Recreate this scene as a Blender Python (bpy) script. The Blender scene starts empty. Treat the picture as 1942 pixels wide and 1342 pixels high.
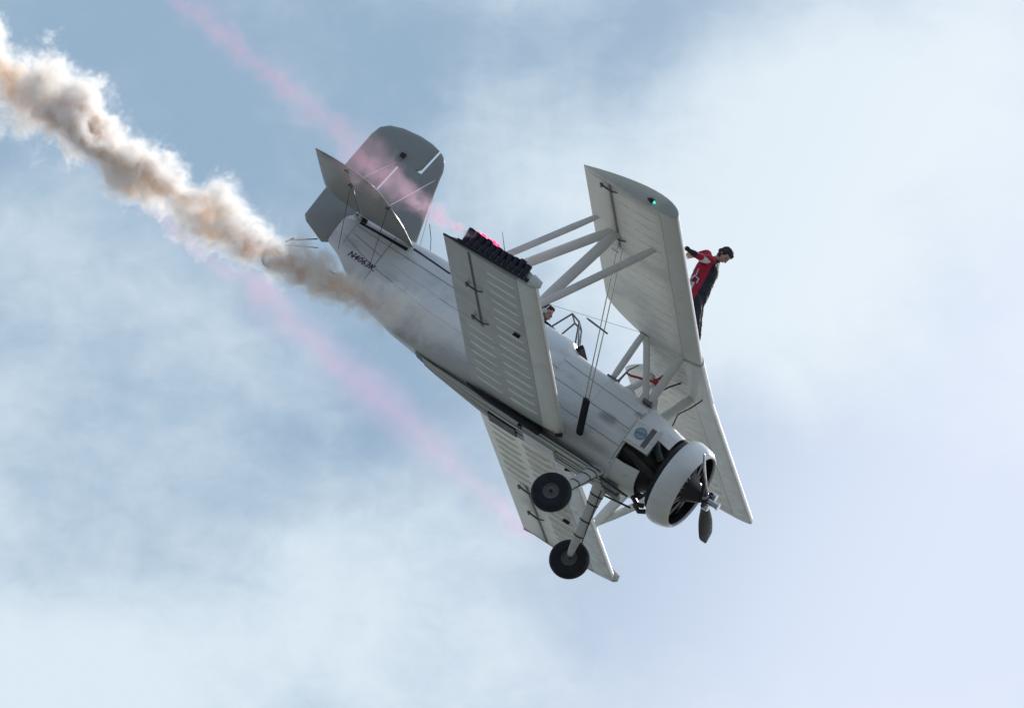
import bpy, bmesh, math, random
from mathutils import Vector, Matrix, noise as mnoise
random.seed(7)
C = bpy.context.scene.collection
SC = bpy.context.scene
rad = math.radians

# ------------------------------------------------------------------ camera
ELEV = rad(32)
cam_d = bpy.data.cameras.new('camera'); cam = bpy.data.objects.new('camera', cam_d); C.objects.link(cam)
cam.location = (0, 0, 1.7); cam.rotation_euler = (rad(90) + ELEV, 0, 0)
cam_d.sensor_width = 36; cam_d.sensor_fit = 'HORIZONTAL'
cam_d.lens = 36 * 141.71 * 250 / 1942
cam_d.clip_start = 1; cam_d.clip_end = 20000
SC.camera = cam

# aircraft frame (x forward, y left wing, z up) -> world: the attitude of the dive
RA = Matrix(((0.8064867833, 0.1009937114, 0.5825627336),
             (0.5114320024, 0.3752396533, -0.7730669502),
             (-0.2966755387, 0.9214095033, 0.2509744049)))
TA = Vector((0.7290, 1.2685, 250.0))
MW = Matrix(((1, 0, 0), (0, math.sin(ELEV), math.cos(ELEV)), (0, -math.cos(ELEV), math.sin(ELEV))))
AIR = Matrix.Translation(Vector((0, 0, 1.7)) + MW @ TA) @ (MW @ RA).to_4x4()

# ------------------------------------------------------------------ sun and sky
STEP = .6
sun_air = Vector((-.06, .81, .57)).normalized()
sun_w = (AIR.to_3x3() @ sun_air).normalized()
sl = bpy.data.lights.new('sun', 'SUN'); sl.energy = 4.2; sl.angle = rad(.6); sl.color = (1, .95, .88)
so = bpy.data.objects.new('sun', sl); C.objects.link(so)
so.rotation_euler = sun_w.to_track_quat('Z', 'Y').to_euler(); so.location = (0, 0, 400)

W = bpy.data.worlds.new('World'); SC.world = W; W.use_nodes = True
nt = W.node_tree; nt.nodes.clear()
class G:
    """small node helper"""
    def __init__(s, nt): s.nt = nt; s.N = nt.nodes; s.L = nt.links
    def n(s, t, **k):
        x = s.N.new(t)
        for a, b in k.items(): setattr(x, a, b)
        return x
    def put(s, sock, v):
        if hasattr(v, 'is_output') or isinstance(v, bpy.types.NodeSocket): s.L.new(v, sock)
        else: sock.default_value = v
    def m(s, op, *a, clamp=False):
        x = s.n('ShaderNodeMath', operation=op); x.use_clamp = clamp
        for i, v in enumerate(a): s.put(x.inputs[i], v)
        return x.outputs[0]
    def v(s, op, *a):
        x = s.n('ShaderNodeVectorMath', operation=op)
        for i, v in enumerate(a):
            if op == 'SCALE' and i == 1: s.put(x.inputs['Scale'], v)
            else: s.put(x.inputs[i], v)
        return x.outputs['Value'] if op in ('DOT_PRODUCT', 'LENGTH', 'DISTANCE') else x.outputs[0]
    def ss(s, x, a, b, lo=0., hi=1.):
        r = s.n('ShaderNodeMapRange', interpolation_type='SMOOTHSTEP')
        s.put(r.inputs[0], x); s.put(r.inputs[1], a); s.put(r.inputs[2], b); s.put(r.inputs[3], lo); s.put(r.inputs[4], hi)
        return r.outputs[0]
    def lin(s, x, a, b, lo=0., hi=1.):
        r = s.n('ShaderNodeMapRange')
        s.put(r.inputs[0], x); s.put(r.inputs[1], a); s.put(r.inputs[2], b); s.put(r.inputs[3], lo); s.put(r.inputs[4], hi)
        return r.outputs[0]
    def noise(s, vec, scale, det=5, rough=.55, dist=0., out='Fac'):
        x = s.n('ShaderNodeTexNoise'); s.put(x.inputs['Vector'], vec); x.inputs['Scale'].default_value = scale
        x.inputs['Detail'].default_value = det; x.inputs['Roughness'].default_value = rough; x.inputs['Distortion'].default_value = dist
        return x.outputs[out]
    def mix(s, f, a, b, mode='MIX'):
        x = s.n('ShaderNodeMix', data_type='RGBA', blend_type=mode)
        s.put(x.inputs[0], f)
        s.put(x.inputs[6], a if not isinstance(a, tuple) else a + (1,) * (4 - len(a)))
        s.put(x.inputs[7], b if not isinstance(b, tuple) else b + (1,) * (4 - len(b)))
        return x.outputs[2]
    def xyz(s, x, y, z):
        c = s.n('ShaderNodeCombineXYZ'); s.put(c.inputs[0], x); s.put(c.inputs[1], y); s.put(c.inputs[2], z); return c.outputs[0]
g = G(nt)
tc = g.n('ShaderNodeTexCoord').outputs['Generated']
sky = g.n('ShaderNodeTexSky', sky_type='NISHITA'); sky.sun_disc = False
sky.sun_elevation = math.asin(sun_w.z); sky.sun_rotation = math.atan2(sun_w.x, sun_w.y)
sky.air_density = 1.0; sky.dust_density = 1.2; sky.ozone_density = 1.2
blue = g.v('SCALE', sky.outputs[0], .10)
# cloud field over directions: K makes one unit about the width of a cloud bank
K = 18.2
cr, cu = MW @ Vector((1, 0, 0)), MW @ Vector((0, -1, 0))
ax = g.m('MULTIPLY', g.v('DOT_PRODUCT', tc, tuple(cr)), K)
ay = g.m('MULTIPLY', g.v('DOT_PRODUCT', tc, tuple(cu)), K)
az = g.m('MULTIPLY', g.v('DOT_PRODUCT', tc, tuple(MW @ Vector((0, 0, 1)))), K)
P = g.xyz(ax, ay, az)
def lobe(cx, cy, sx, sy, ang, amp):
    ca, sa = math.cos(rad(ang)), math.sin(rad(ang))
    dx = g.m('SUBTRACT', ax, cx); dy = g.m('SUBTRACT', ay, cy)
    u = g.m('DIVIDE', g.m('ADD', g.m('MULTIPLY', dx, ca), g.m('MULTIPLY', dy, sa)), sx)
    w = g.m('DIVIDE', g.m('SUBTRACT', g.m('MULTIPLY', dy, ca), g.m('MULTIPLY', dx, sa)), sy)
    r2 = g.m('ADD', g.m('MULTIPLY', u, u), g.m('MULTIPLY', w, w))
    return g.m('MULTIPLY', g.m('POWER', 2.718, g.m('MULTIPLY', r2, -1.)), amp)
n1 = g.noise(g.v('ADD', P, (3.1, 1.7, .4)), 2.2, 9, .52, .6)
n2 = g.noise(g.v('ADD', P, (9.1, 4.7, 2.4)), 7., 8, .55, .3)
n0 = g.noise(g.v('ADD', P, (.3, 6.2, 5.)), .5, 4, .5, .2)
base = g.m('ADD', g.m('MULTIPLY', g.m('SUBTRACT', n1, .5), 1.5), g.m('MULTIPLY', g.m('SUBTRACT', n2, .5), .62))
n3 = g.noise(g.v('MULTIPLY', g.v('ADD', P, (2.2, 3.3, 8.)), (1., 1.5, 1.)), 19., 6, .6, .5)
base = g.m('ADD', base, g.m('MULTIPLY', g.m('SUBTRACT', n0, .5), .5))
base = g.m('ADD', base, g.m('MULTIPLY', g.m('SUBTRACT', n3, .5), .34))
# (centre x, centre y, half widths, tilt, amount); frame spans x -.5..+.5, y -.345..+.345
LOBES = [(.36, .19, .18, .15, 30, .52), (.27, .05, .13, .20, -20, .42), (.50, .27, .16, .10, 0, .05), (.12, -.02, .22, .10, 60, .22),
         (-.13, -.20, .22, .09, 25, .42), (-.38, -.30, .25, .10, 0, .26), (-.02, -.27, .12, .08, 10, .25), (.05, .16, .10, .08, 20, .16),
         (-.30, .22, .20, .12, -30, -.20), (-.38, -.03, .18, .06, -20, -.25), (-.14, -.08, .14, .05, 20, -.20), (.05, .31, .22, .05, 5, -.26), (.28, .345, .14, .04, 0, -.25), (-.46, -.34, .12, .08, 0, .2), (.16, -.27, .14, .10, 0, -.18), (.46, .07, .06, .05, 60, -.18), (.33, -.18, .30, .14, -15, -.5),
         (.10, -.25, .1, .06, 0, -.1)]
s_ = base
for l in LOBES: s_ = g.m('ADD', s_, lobe(*l))
cover = g.ss(s_, -.42, .50)
right = g.ss(g.m('SUBTRACT', ax, g.m('MULTIPLY', ay, .45)), -.14, .52)
veil = g.mix(right, (.25, .385, .525), (.68, .75, .895))          # thin high haze between the clouds
cloud = g.mix(right, (.66, .76, .84), (.77, .84, .905))
sd_ = g.v('DOT_PRODUCT', tc, tuple(sun_w))
skyc = g.mix(g.m('MULTIPLY', g.m('ADD', g.m('MULTIPLY', right, .12), .86, clamp=True), g.ss(sd_, -.2, .6, .55, 1.)), blue, veil)
col = g.mix(cover, skyc, cloud)
glow = g.ss(g.v('DOT_PRODUCT', tc, tuple(sun_w)), -.5, .85, .62, .98)   # the whole sky dims away from the sun
col = g.v('MULTIPLY', g.v('SCALE', col, glow), g.mix(g.ss(sd_, -.6, .7), (.88, 1., 1.16), (1., 1., 1.)))
bg = g.n('ShaderNodeBackground'); g.L.new(col, bg.inputs[0]); bg.inputs[1].default_value = 1.
g.L.new(bg.outputs[0], g.n('ShaderNodeOutputWorld').inputs[0])

SC.view_settings.view_transform = 'Standard'; SC.view_settings.look = 'None'
SC.view_settings.gamma = 1; SC.view_settings.use_curve_mapping = False; SC.view_settings.exposure = .15
SC.cycles.volume_bounces = 14; SC.cycles.max_bounces = 16; SC.cycles.transparent_max_bounces = 16
SC.cycles.volume_max_steps = 512; SC.cycles.use_denoising = True

# ------------------------------------------------------------------ helpers
def mat(name, col, rough=.5, metal=0., **k):
    m = bpy.data.materials.new(name); m.use_nodes = True
    b = m.node_tree.nodes['Principled BSDF']
    b.inputs['Base Color'].default_value = tuple(col) + (1,); b.inputs['Roughness'].default_value = rough; b.inputs['Metallic'].default_value = metal
    for a, v in k.items(): b.inputs[a].default_value = v
    return m
def grimy(name, col, dirt, rough=.42, amount=.5, stretch=(1.2, 5, 5), speck=True, bump=.15, extra=None):
    """paint with streaks of dirt along the airflow, flecks and faint oil-canning"""
    m = mat(name, col, rough); g = G(m.node_tree); b = g.N['Principled BSDF']
    o = g.n('ShaderNodeTexCoord').outputs['Object']
    st = g.v('MULTIPLY', o, stretch)
    a = g.ss(g.noise(st, 1.3, 8, .62, .3), .48, .78)
    c = g.mix(g.m('MULTIPLY', a, amount), tuple(col), tuple(dirt))
    if speck:
        s2 = g.ss(g.noise(g.v('MULTIPLY', o, (5, 9, 9)), 5., 4, .7), .66, .76)
        c = g.mix(g.m('MULTIPLY', s2, amount * .8), c, (dirt[0] * .5, dirt[1] * .5, dirt[2] * .5))
    tint = g.noise(o, 2.1, 4, .6)
    c = g.mix(g.m('MULTIPLY', tint, .22), c, (col[0] * .72, col[1] * .74, col[2] * .76))
    if extra: c = extra(g, o, c)
    g.L.new(c, b.inputs['Base Color'])
    g.L.new(g.lin(g.noise(st, 4, 4), .3, .7, rough - .1, rough + .15), b.inputs['Roughness'])
    if bump:
        bp = g.n('ShaderNodeBump'); bp.inputs['Strength'].default_value = bump; bp.inputs['Distance'].default_value = .02
        g.L.new(g.noise(o, 4.5, 3, .5), bp.inputs['Height']); g.L.new(bp.outputs[0], b.inputs['Normal'])
    return m
def soot(g, o, c):
    # oil and exhaust grime on the lower flank behind the engine and along the belly
    sp = g.n('ShaderNodeSeparateXYZ'); g.L.new(o, sp.inputs[0]); x, y, z = sp.outputs
    zz = g.ss(g.m('ADD', z, g.m('MULTIPLY', g.m('SUBTRACT', g.noise(g.v('MULTIPLY', o, (.7, 3, 4)), 1.6, 6, .6), .5), .7)), .62, .1)
    xx = g.ss(x, 1.1, .1)
    f = g.m('MULTIPLY', g.m('MULTIPLY', zz, xx), .40)
    c = g.mix(f, c, (.20, .19, .18))
    def blot(cx, cz, sx, sz, a, c):
        u = g.m('DIVIDE', g.m('SUBTRACT', x, cx), sx); w = g.m('DIVIDE', g.m('SUBTRACT', z, cz), sz)
        r = g.m('SQRT', g.m('ADD', g.m('MULTIPLY', u, u), g.m('MULTIPLY', w, w)))
        r = g.m('ADD', r, g.m('MULTIPLY', g.m('SUBTRACT', g.noise(o, 6, 5, .6), .5), 1.1))
        return g.mix(g.ss(r, 1., .2, 0., a), c, (.13, .12, .11))
    c = blot(.38, .52, .20, .10, .55, c); c = blot(.68, .80, .09, .07, .5, c); c = blot(-.28, -.02, .30, .07, .8, c)
    c = blot(.50, .12, .35, .10, .4, c)
    return c
M = {}
M['fus'] = grimy('fuselage paint', (.76, .785, .81), (.36, .34, .31), .34, .55, extra=soot)
M['bead'] = grimy('rib bead painted highlight', (.90, .92, .90), (.62, .60, .55), .34, .15, bump=0)  # paler than the wing: the light on the ridges is put into the colour
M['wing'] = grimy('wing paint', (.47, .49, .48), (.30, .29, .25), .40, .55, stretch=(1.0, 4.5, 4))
def translucent(m, amt):
    g = G(m.node_tree); b = g.N['Principled BSDF']; out = g.N['Material Output']
    t = g.n('ShaderNodeBsdfTranslucent'); t.inputs[0].default_value = (.92, .93, .89, 1)
    x = g.n('ShaderNodeMixShader'); x.inputs[0].default_value = amt
    g.L.new(b.outputs[0], x.inputs[1]); g.L.new(t.outputs[0], x.inputs[2]); g.L.new(x.outputs[0], out.inputs['Surface'])
M['bead_lit'] = M['bead'].copy(); M['bead_lit'].name = 'rib bead painted highlight near'; translucent(M['bead'], .22); translucent(M['bead_lit'], .10)  # second copy is for the near lower wing, same painted-in ridge highlight
M['wing_shade'] = M['wing'].copy(); M['wing_shade'].name = 'wing paint shaded'; translucent(M['wing_shade'], .06); translucent(M['wing'], .34)                                        # doped fabric glows with sun behind it; near-wing copy is dulled to imitate shade
M['lead'] = grimy('leading edge skin paint', (.70, .72, .70), (.42, .41, .38), .34, .35, stretch=(2, 2, 4))
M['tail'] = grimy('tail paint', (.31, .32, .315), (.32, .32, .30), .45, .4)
M['strut'] = grimy('strut paint', (.66, .67, .66), (.42, .40, .37), .4, .5)
M['cowl'] = grimy('cowl ring paint', (.80, .82, .85), (.5, .48, .45), .22, .3, bump=.05)
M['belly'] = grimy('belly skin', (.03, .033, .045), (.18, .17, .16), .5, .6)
M['string'] = grimy('stringer paint', (.74, .75, .74), (.40, .38, .35), .4, .5)
M['seam'] = mat('seam sealant', (.30, .30, .30), .8)
M['slot'] = mat('slot shade', (.26, .27, .26), .7)  # dark grey stands for the shade inside the aileron slots
M['seamd'] = mat('dark gap', (.02, .022, .03), .8)
M['navy'] = mat('navy stripe', (.02, .015, .06), .5)
M['metal'] = mat('bare steel', (.45, .45, .46), .3, .9)
M['wire'] = mat('streamlined wire', (.55, .55, .55), .25, .9)
M['rub'] = grimy('tyre rubber', (.012, .015, .024), (.05, .05, .05), .75, .5, bump=.3)
M['hub'] = grimy('wheel hub', (.15, .15, .16), (.06, .055, .05), .5, .6)
M['black'] = grimy('blackened steel', (.012, .013, .018), (.05, .045, .04), .5, .6)
M['eng'] = grimy('engine metal', (.022, .022, .027), (.07, .06, .05), .4, .7, bump=.2)
M['fin'] = mat('cylinder fins', (.028, .028, .034), .55, .5)
M['prop'] = grimy('propeller blade', (.035, .035, .045), (.09, .09, .1), .35, .4, bump=0)
M['chrome'] = mat('polished steel', (.6, .6, .63), .2, 1.)
M['pad'] = mat('foam wrap', (.008, .009, .02), .7)
M['rack'] = mat('flare rack', (.010, .009, .022), .6)
M['tube'] = grimy('flare tube', (.012, .011, .028), (.03, .025, .04), .5, .5)
M['red'] = mat('red paint', (.36, .012, .02), .4)
M['glass'] = mat('windscreen', (.75, .82, .86), .05, 0., **{'Transmission Weight': 1., 'IOR': 1.1})
M['decal'] = mat('white decal', (.75, .77, .78), .4)
M['dblue'] = mat('blue decal', (.13, .24, .34), .4); M['dblue2'] = mat('pale blue decal', (.26, .40, .50), .4)
M['reg'] = mat('registration vinyl', (.08, .025, .08), .5)
M['green'] = mat('green lens', (.02, .4, .3), .2); M['green'].node_tree.nodes['Principled BSDF'].inputs['Emission Color'].default_value = (.1, 1, .75, 1); M['green'].node_tree.nodes['Principled BSDF'].inputs['Emission Strength'].default_value = .9
M['redlamp'] = mat('red lens', (.5, .02, .02), .2)
M['flame'] = mat('burning flare', (1, .1, .2), .5); b_ = M['flame'].node_tree.nodes['Principled BSDF']
b_.inputs['Emission Color'].default_value = (1, .03, .10, 1); b_.inputs['Emission Strength'].default_value = 3.5
M['skin'] = mat('skin', (.50, .30, .24), .55); M['hair'] = mat('dark hair', (.018, .014, .014), .7)
M['suit'] = mat('black flying suit', (.012, .014, .026), .75); M['suitred'] = mat('red jacket', (.42, .008, .035), .6)
M['white'] = mat('white panel', (.72, .72, .72), .5); M['boot'] = mat('black boot', (.015, .014, .016), .5)
M['band'] = mat('headset', (.6, .6, .6), .4); M['cloth'] = mat('dark jacket', (.03, .03, .04), .8)
M['eye'] = mat('eye', (.02, .015, .01), .2); M['lip'] = mat('lip', (.36, .15, .13), .5)

def link(name, me, m, parent=None, smooth=None):
    o = bpy.data.objects.new(name, me); C.objects.link(o)
    if m is not None and not me.materials:
        me.materials.append(m)
    if smooth is not None:
        for p in me.polygons: p.use_smooth = True
        me.set_sharp_from_angle(angle=rad(smooth))
    if parent is not None: o.parent = parent
    return o
def build(name, V, F, m, parent=None, smooth=None):
    me = bpy.data.meshes.new(name); me.from_pydata([tuple(v) for v in V], [], F); me.update()
    bm = bmesh.new(); bm.from_mesh(me); bmesh.ops.recalc_face_normals(bm, faces=bm.faces); bm.to_mesh(me); bm.free()
    return link(name, me, m, parent, smooth)
class MB:
    def __init__(s): s.V = []; s.F = []
    def add(s, V, F):
        n = len(s.V); s.V += [Vector(v) for v in V]; s.F += [tuple(i + n for i in f) for f in F]; return s
    def box(s, c, d, R=None):
        V = []
        for x in (-1, 1):
            for y in (-1, 1):
                for z in (-1, 1):
                    v = Vector((x * d[0] / 2, y * d[1] / 2, z * d[2] / 2))
                    if R: v = R @ v
                    V.append(v + Vector(c))
        return s.add(V, [(0, 1, 3, 2), (4, 6, 7, 5), (0, 4, 5, 1), (2, 3, 7, 6), (0, 2, 6, 4), (1, 5, 7, 3)])
    def tube(s, pts, rs, seg=10, oval=1., along=None, cap=True):
        """tube through pts; oval<1 flattens it, `along` is the direction of its wide axis"""
        pts = [Vector(p) for p in pts]
        if not isinstance(rs, (list, tuple)): rs = [rs] * len(pts)
        V = []; F = []; up = Vector(along) if along else None
        for i, p in enumerate(pts):
            t = (pts[min(i + 1, len(pts) - 1)] - pts[max(i - 1, 0)]).normalized()
            if up is None: up = t.orthogonal()
            a = (up - t * up.dot(t)).normalized(); b = t.cross(a)
            if along is None: up = a
            for k in range(seg):
                th = 2 * math.pi * k / seg
                V.append(p + a * math.cos(th) * rs[i] + b * math.sin(th) * rs[i] * oval)
        for i in range(len(pts) - 1):
            for k in range(seg):
                k2 = (k + 1) % seg
                F.append((i * seg + k, i * seg + k2, (i + 1) * seg + k2, (i + 1) * seg + k))
        if cap: F += [tuple(range(seg))[::-1], tuple((len(pts) - 1) * seg + k for k in range(seg))]
        return s.add(V, F)
    def lathe(s, prof, o=(0, 0, 0), axis=(1, 0, 0), seg=40, closed=False):
        """prof: list of (distance along axis, radius)"""
        a = Vector(axis).normalized(); u = a.orthogonal().normalized(); w = a.cross(u); o = Vector(o)
        V = []; F = []
        for (d, r) in prof:
            for k in range(seg):
                th = 2 * math.pi * k / seg; V.append(o + a * d + (u * math.cos(th) + w * math.sin(th)) * r)
        n = len(prof)
        for i in range(n if closed else n - 1):
            j = (i + 1) % n
            for k in range(seg): k2 = (k + 1) % seg; F.append((i * seg + k, i * seg + k2, j * seg + k2, j * seg + k))
        if not closed: F += [tuple(range(seg))[::-1], tuple((n - 1) * seg + k for k in range(seg))]
        return s.add(V, F)
    def mirror(s): s.V = [Vector((v.x, -v.y, v.z)) for v in s.V]; s.F = [f[::-1] for f in s.F]; return s
    def out(s, name, m, parent=None, smooth=35): return build(name, s.V, s.F, m, parent, smooth)

def empty(name, matrix, label, cat, group=None):
    o = bpy.data.objects.new(name, None); C.objects.link(o); o.matrix_world = matrix; o.empty_display_size = .3
    o['label'] = label; o['category'] = cat
    if group: o['group'] = group
    return o

# ------------------------------------------------------------------ ground far below (the airfield)
gm = mat('airfield grass', (.13, .14, .07), .95); gg = G(gm.node_tree); o_ = gg.n('ShaderNodeTexCoord').outputs['Object']
gc = gg.mix(gg.noise(o_, .01, 8, .6), (.07, .075, .065), (.13, .13, .115)); gg.L.new(gc, gg.N['Principled BSDF'].inputs['Base Color'])
gr = build('ground', [(-9000, -9000, 0), (9000, -9000, 0), (9000, 9000, 0), (-9000, 9000, 0)], [(0, 1, 2, 3)], gm); gr['kind'] = 'structure'

# ------------------------------------------------------------------ biplane
plane = empty('biplane', AIR, 'grimy white biplane diving nose down with radial engine and flare racks on its lower wingtips', 'biplane')

def interp(T, x):
    if x <= T[0][0]: return T[0][1:]
    for a, b in zip(T, T[1:]):
        if x <= b[0]:
            f = (x - a[0]) / (b[0] - a[0]); f2 = f * f * (3 - 2 * f) * .4 + f * .6
            return tuple(p + (q - p) * f2 for p, q in zip(a[1:], b[1:]))
    return T[-1][1:]
# x: z bottom, z top, half width, squareness
FUS = [(-4.46, .66, 1.12, .035, 2.2), (-4.3, .60, 1.19, .09, 2.4), (-3.9, .38, 1.25, .15, 2.8), (-3.4, .14, 1.285, .20, 3.2), (-2.9, .04, 1.30, .27, 3.4),
       (-2.1, -.05, 1.30, .37, 3.6), (-1.4, -.09, 1.27, .45, 3.6), (-.95, -.10, 1.265, .50, 3.2), (-.72, -.10, 1.26, .51, 3.2),
       (-.58, -.10, 1.14, .52, 3.6), (-.2, -.10, 1.115, .53, 3.6), (.3, -.10, 1.10, .54, 3.4), (.76, -.11, 1.06, .54, 3.0)]
def fus_y(x, z, off=0.):
    zb, zt, w, n = interp(FUS, x); zc = (zb + zt) / 2; h = (zt - zb) / 2
    q = min(.999, abs((z - zc) / h)); return (w * (1 - q ** n) ** (1 / n)) + off
def fus_ring(x, seg=48, a0=0., a1=2 * math.pi, off=0., closed=True):
    zb, zt, w, n = interp(FUS, x); zc = (zb + zt) / 2; h = (zt - zb) / 2; R = []
    for k in range(seg if closed else seg + 1):
        t = a0 + (a1 - a0) * k / seg; c, s = math.cos(t), math.sin(t)
        R.append(Vector((x, (w + off) * math.copysign(abs(c) ** (2 / n), c), zc + (h + off) * math.copysign(abs(s) ** (2 / n), s))))
    return R
xs = []
for a, b in zip(FUS, FUS[1:]):
    k = max(2, int((b[0] - a[0]) / .08)); xs += [a[0] + (b[0] - a[0]) * i / k for i in range(k)]
xs.append(FUS[-1][0])
V = []; F = []; S = 48
for x in xs: V += fus_ring(x, S)
for i in range(len(xs) - 1):
    for k in range(S): k2 = (k + 1) % S; F.append((i * S + k, i * S + k2, (i + 1) * S + k2, (i + 1) * S + k))
F += [tuple(range(S)), tuple((len(xs) - 1) * S + k for k in range(S))]
fuselage = build('fuselage', V, F, M['fus'], plane, 40)

def flank_patch(x0, x1, z0, z1, side, off, nx=None, nz=3, thick=.004):
    """thin curved plate lying on the fuselage flank"""
    nx = nx or max(2, int(abs(x1 - x0) / .12)); V = []; F = []
    for lay in (0, 1):
        for i in range(nx + 1):
            for j in range(nz + 1):
                x = x0 + (x1 - x0) * i / nx
                za = z0[0] + (z0[1] - z0[0]) * i / nx if isinstance(z0, tuple) else z0
                zb_ = z1[0] + (z1[1] - z1[0]) * i / nx if isinstance(z1, tuple) else z1
                z = za + (zb_ - za) * j / nz
                V.append((x, side * fus_y(x, z, off - (thick + .003) * lay), z))
    n = (nx + 1) * (nz + 1); q = nz + 1
    for i in range(nx):
        for j in range(nz):
            a = i * q + j; F.append((a, a + 1, a + q + 1, a + q)); F.append((n + a, n + a + q, n + a + q + 1, n + a + 1))
    for i in range(nx):
        for j in (0, nz): a = i * q + j; F.append((a, a + q, n + a + q, n + a))
    for j in range(nz):
        for i in (0, nx): a = i * q + j; F.append((a, a + 1, n + a + 1, n + a))
    return V, F
# skin panels on both flanks with sealed joints between them
for side in (-1, 1):
    G_ = .007
    cols = [(-4.2, -3.66), (-3.66, -2.62), (-2.62, -1.62), (-1.62, -.62), (-.62, .06), (.06, .74)]
    for ci, (a, b) in enumerate(cols):
        def zz(x, f):
            zb, zt, w, n = interp(FUS, x); return zb + (zt - zb) * f
        fr = [.16, .38, .56, .74, .88] if ci < 3 else ([.16, .42, .66, .88] if ci == 3 else [.10, .33, .56, .78, .91])
        for f0, f1 in zip(fr, fr[1:]):
            V, F = flank_patch(a + G_, b - G_, (zz(a, f0) + G_, zz(b, f0) + G_), (zz(a, f1) - G_, zz(b, f1) - G_), side, .0045)
            build('skin_panel', V, F, M['fus'], fuselage, 30)
            if f0 != fr[0] and not (ci in (1,) and f0 in (.56,)):
                V, F = flank_patch(a, b, (zz(a, f0) - G_ * .6, zz(b, f0) - G_ * .6), (zz(a, f0) + G_ * .6, zz(b, f0) + G_ * .6), side, .002, nz=1)
                build('seam', V, F, M['seam'], fuselage)
    for x in (-3.66, .74):
        zb, zt, w, n = interp(FUS, x)
        V, F = flank_patch(x - .006, x + .006, zb + .12 * (zt - zb), zb + .9 * (zt - zb), side, .003, nx=1, nz=10)
        build('seam', V, F, M['seam'], fuselage)
    V, F = flank_patch(-4.22, -3.42, 1.075, (1.105, 1.125), side, .006, nz=1); build('stabiliser_gap', V, F, M['seamd'], fuselage)
    V, F = flank_patch(-3.36, -2.70, (1.145, 1.10), (1.175, 1.125), side, .006, nz=1); build('stripe', V, F, M['navy'], fuselage)
    V, F = flank_patch(-4.44, -4.24, .70, 1.05, side, .010, nz=6); build('tail_post_fairing', V, F, M['fus'], fuselage, 30)

# registration letters lying on the right flank
def text_mesh(body, size, shear=.25):
    cu = bpy.data.curves.new('t', 'FONT'); cu.body = body; cu.size = size; cu.shear = shear; cu.extrude = 0; cu.resolution_u = 3; cu.offset = .003
    cu.space_character = 1.05
    o = bpy.data.objects.new('t', cu); C.objects.link(o); dg = bpy.context.evaluated_depsgraph_get()
    me = bpy.data.meshes.new_from_object(o.evaluated_get(dg)); bpy.data.objects.remove(o); bpy.data.curves.remove(cu)
    return me
for side, x0 in ((-1, -4.08), (1, -3.58)):
    me = text_mesh('N4063K.', .115)
    bm = bmesh.new(); bm.from_mesh(me)
    w_ = max(v.co.x for v in bm.verts)
    for v in bm.verts:
        x = x0 + v.co.x * .47 / w_ * (1 if side < 0 else -1); z = .60 + v.co.y * 1.0 + (x + 3.85) * -.04
        v.co = Vector((x, side * fus_y(x, z, .008), z))
    bm.to_mesh(me); bm.free(); me.materials.clear()
    o = link('registration_lettering', me, M['reg'], fuselage); o['label'] = 'registration N4063K in dark purple italic letters'

# belly: dark skin with pale stringers running aft
def belly_z(x): return interp(FUS, x)[0]
B = MB()
px = [-2.5 + .1 * i for i in range(33)]
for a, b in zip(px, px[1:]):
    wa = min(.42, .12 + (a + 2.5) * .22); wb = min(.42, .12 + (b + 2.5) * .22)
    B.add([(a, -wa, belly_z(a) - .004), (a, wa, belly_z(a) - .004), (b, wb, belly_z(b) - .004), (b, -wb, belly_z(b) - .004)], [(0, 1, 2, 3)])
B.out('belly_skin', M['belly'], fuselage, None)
for k, f in enumerate((-.78, -.5, -.22, .08, .38, .68, .93)):
    pts = []
    for i in range(17):
        x = -2.35 + 3.0 * i / 16; w = min(.42, .12 + (x + 2.5) * .22); pts.append((x, f * w, belly_z(x) - .012))
    wdt = .024 if k % 2 else .015
    MB().tube(pts, [wdt * (.5 + .5 * min(1, i / 6)) for i in range(17)], 8, .8, (0, 1, 0)).out('belly_stringer', M['string'], fuselage)
t = MB(); t.tube([(-1.55, -.40, -.075), (-1.3, -.42, -.10), (-.32, -.42, -.115)], [.02, .05, .075], 12, .8, (0, 1, 0)); t.out('exhaust_tray', M['pad'], fuselage)
MB().tube([(-.6, -.30, -.15), (-.1, -.30, -.15), (.5, -.28, -.14)], .016, 8).out('belly_pipe', M['string'], fuselage)
MB().box((-.35, .05, -.14), (.5, .34, .05)).out('hopper_gate', M['strut'], fuselage, None)
MB().box((-1.0, .22, -.125), (.45, .28, .04)).out('belly_plate', M['black'], fuselage, None)
MB().box((-.62, -.30, -.15), (.05, .12, .07)).out('bracket', M['black'], fuselage, None)

# nose: deck, chin, cheek box with round decal, dark engine bay behind the ring
def arc_shell(xs_, a0, a1, tab, thick=.012, seg=18):
    V = []; F = []
    for lay in (0, 1):
        for x in xs_:
            zc, h, w, n = tab(x); h -= thick * lay; w -= thick * lay
            for k in range(seg + 1):
                t = a0 + (a1 - a0) * k / seg; c, s = math.cos(t), math.sin(t)
                V.append((x, w * math.copysign(abs(c) ** (2 / n), c), zc + h * math.copysign(abs(s) ** (2 / n), s)))
    q = seg + 1; m_ = len(xs_) * q
    for i in range(len(xs_) - 1):
        for k in range(seg):
            a = i * q + k; F.append((a, a + 1, a + q + 1, a + q)); F.append((m_ + a, m_ + a + q, m_ + a + q + 1, m_ + a + 1))
        for k in (0, seg): a = i * q + k; F.append((a, a + q, m_ + a + q, m_ + a))
    for k in range(seg):
        for i in (0, len(xs_) - 1): a = i * q + k; F.append((a, a + 1, m_ + a + 1, m_ + a))
    return V, F
def nose_tab(x):
    f = (x - .76) / .6; return (.475 - .01 * f, .587 - .07 * f - .03 * f * f, .545 - .03 * f - .03 * f * f, 2.9 - .6 * f)
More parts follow.
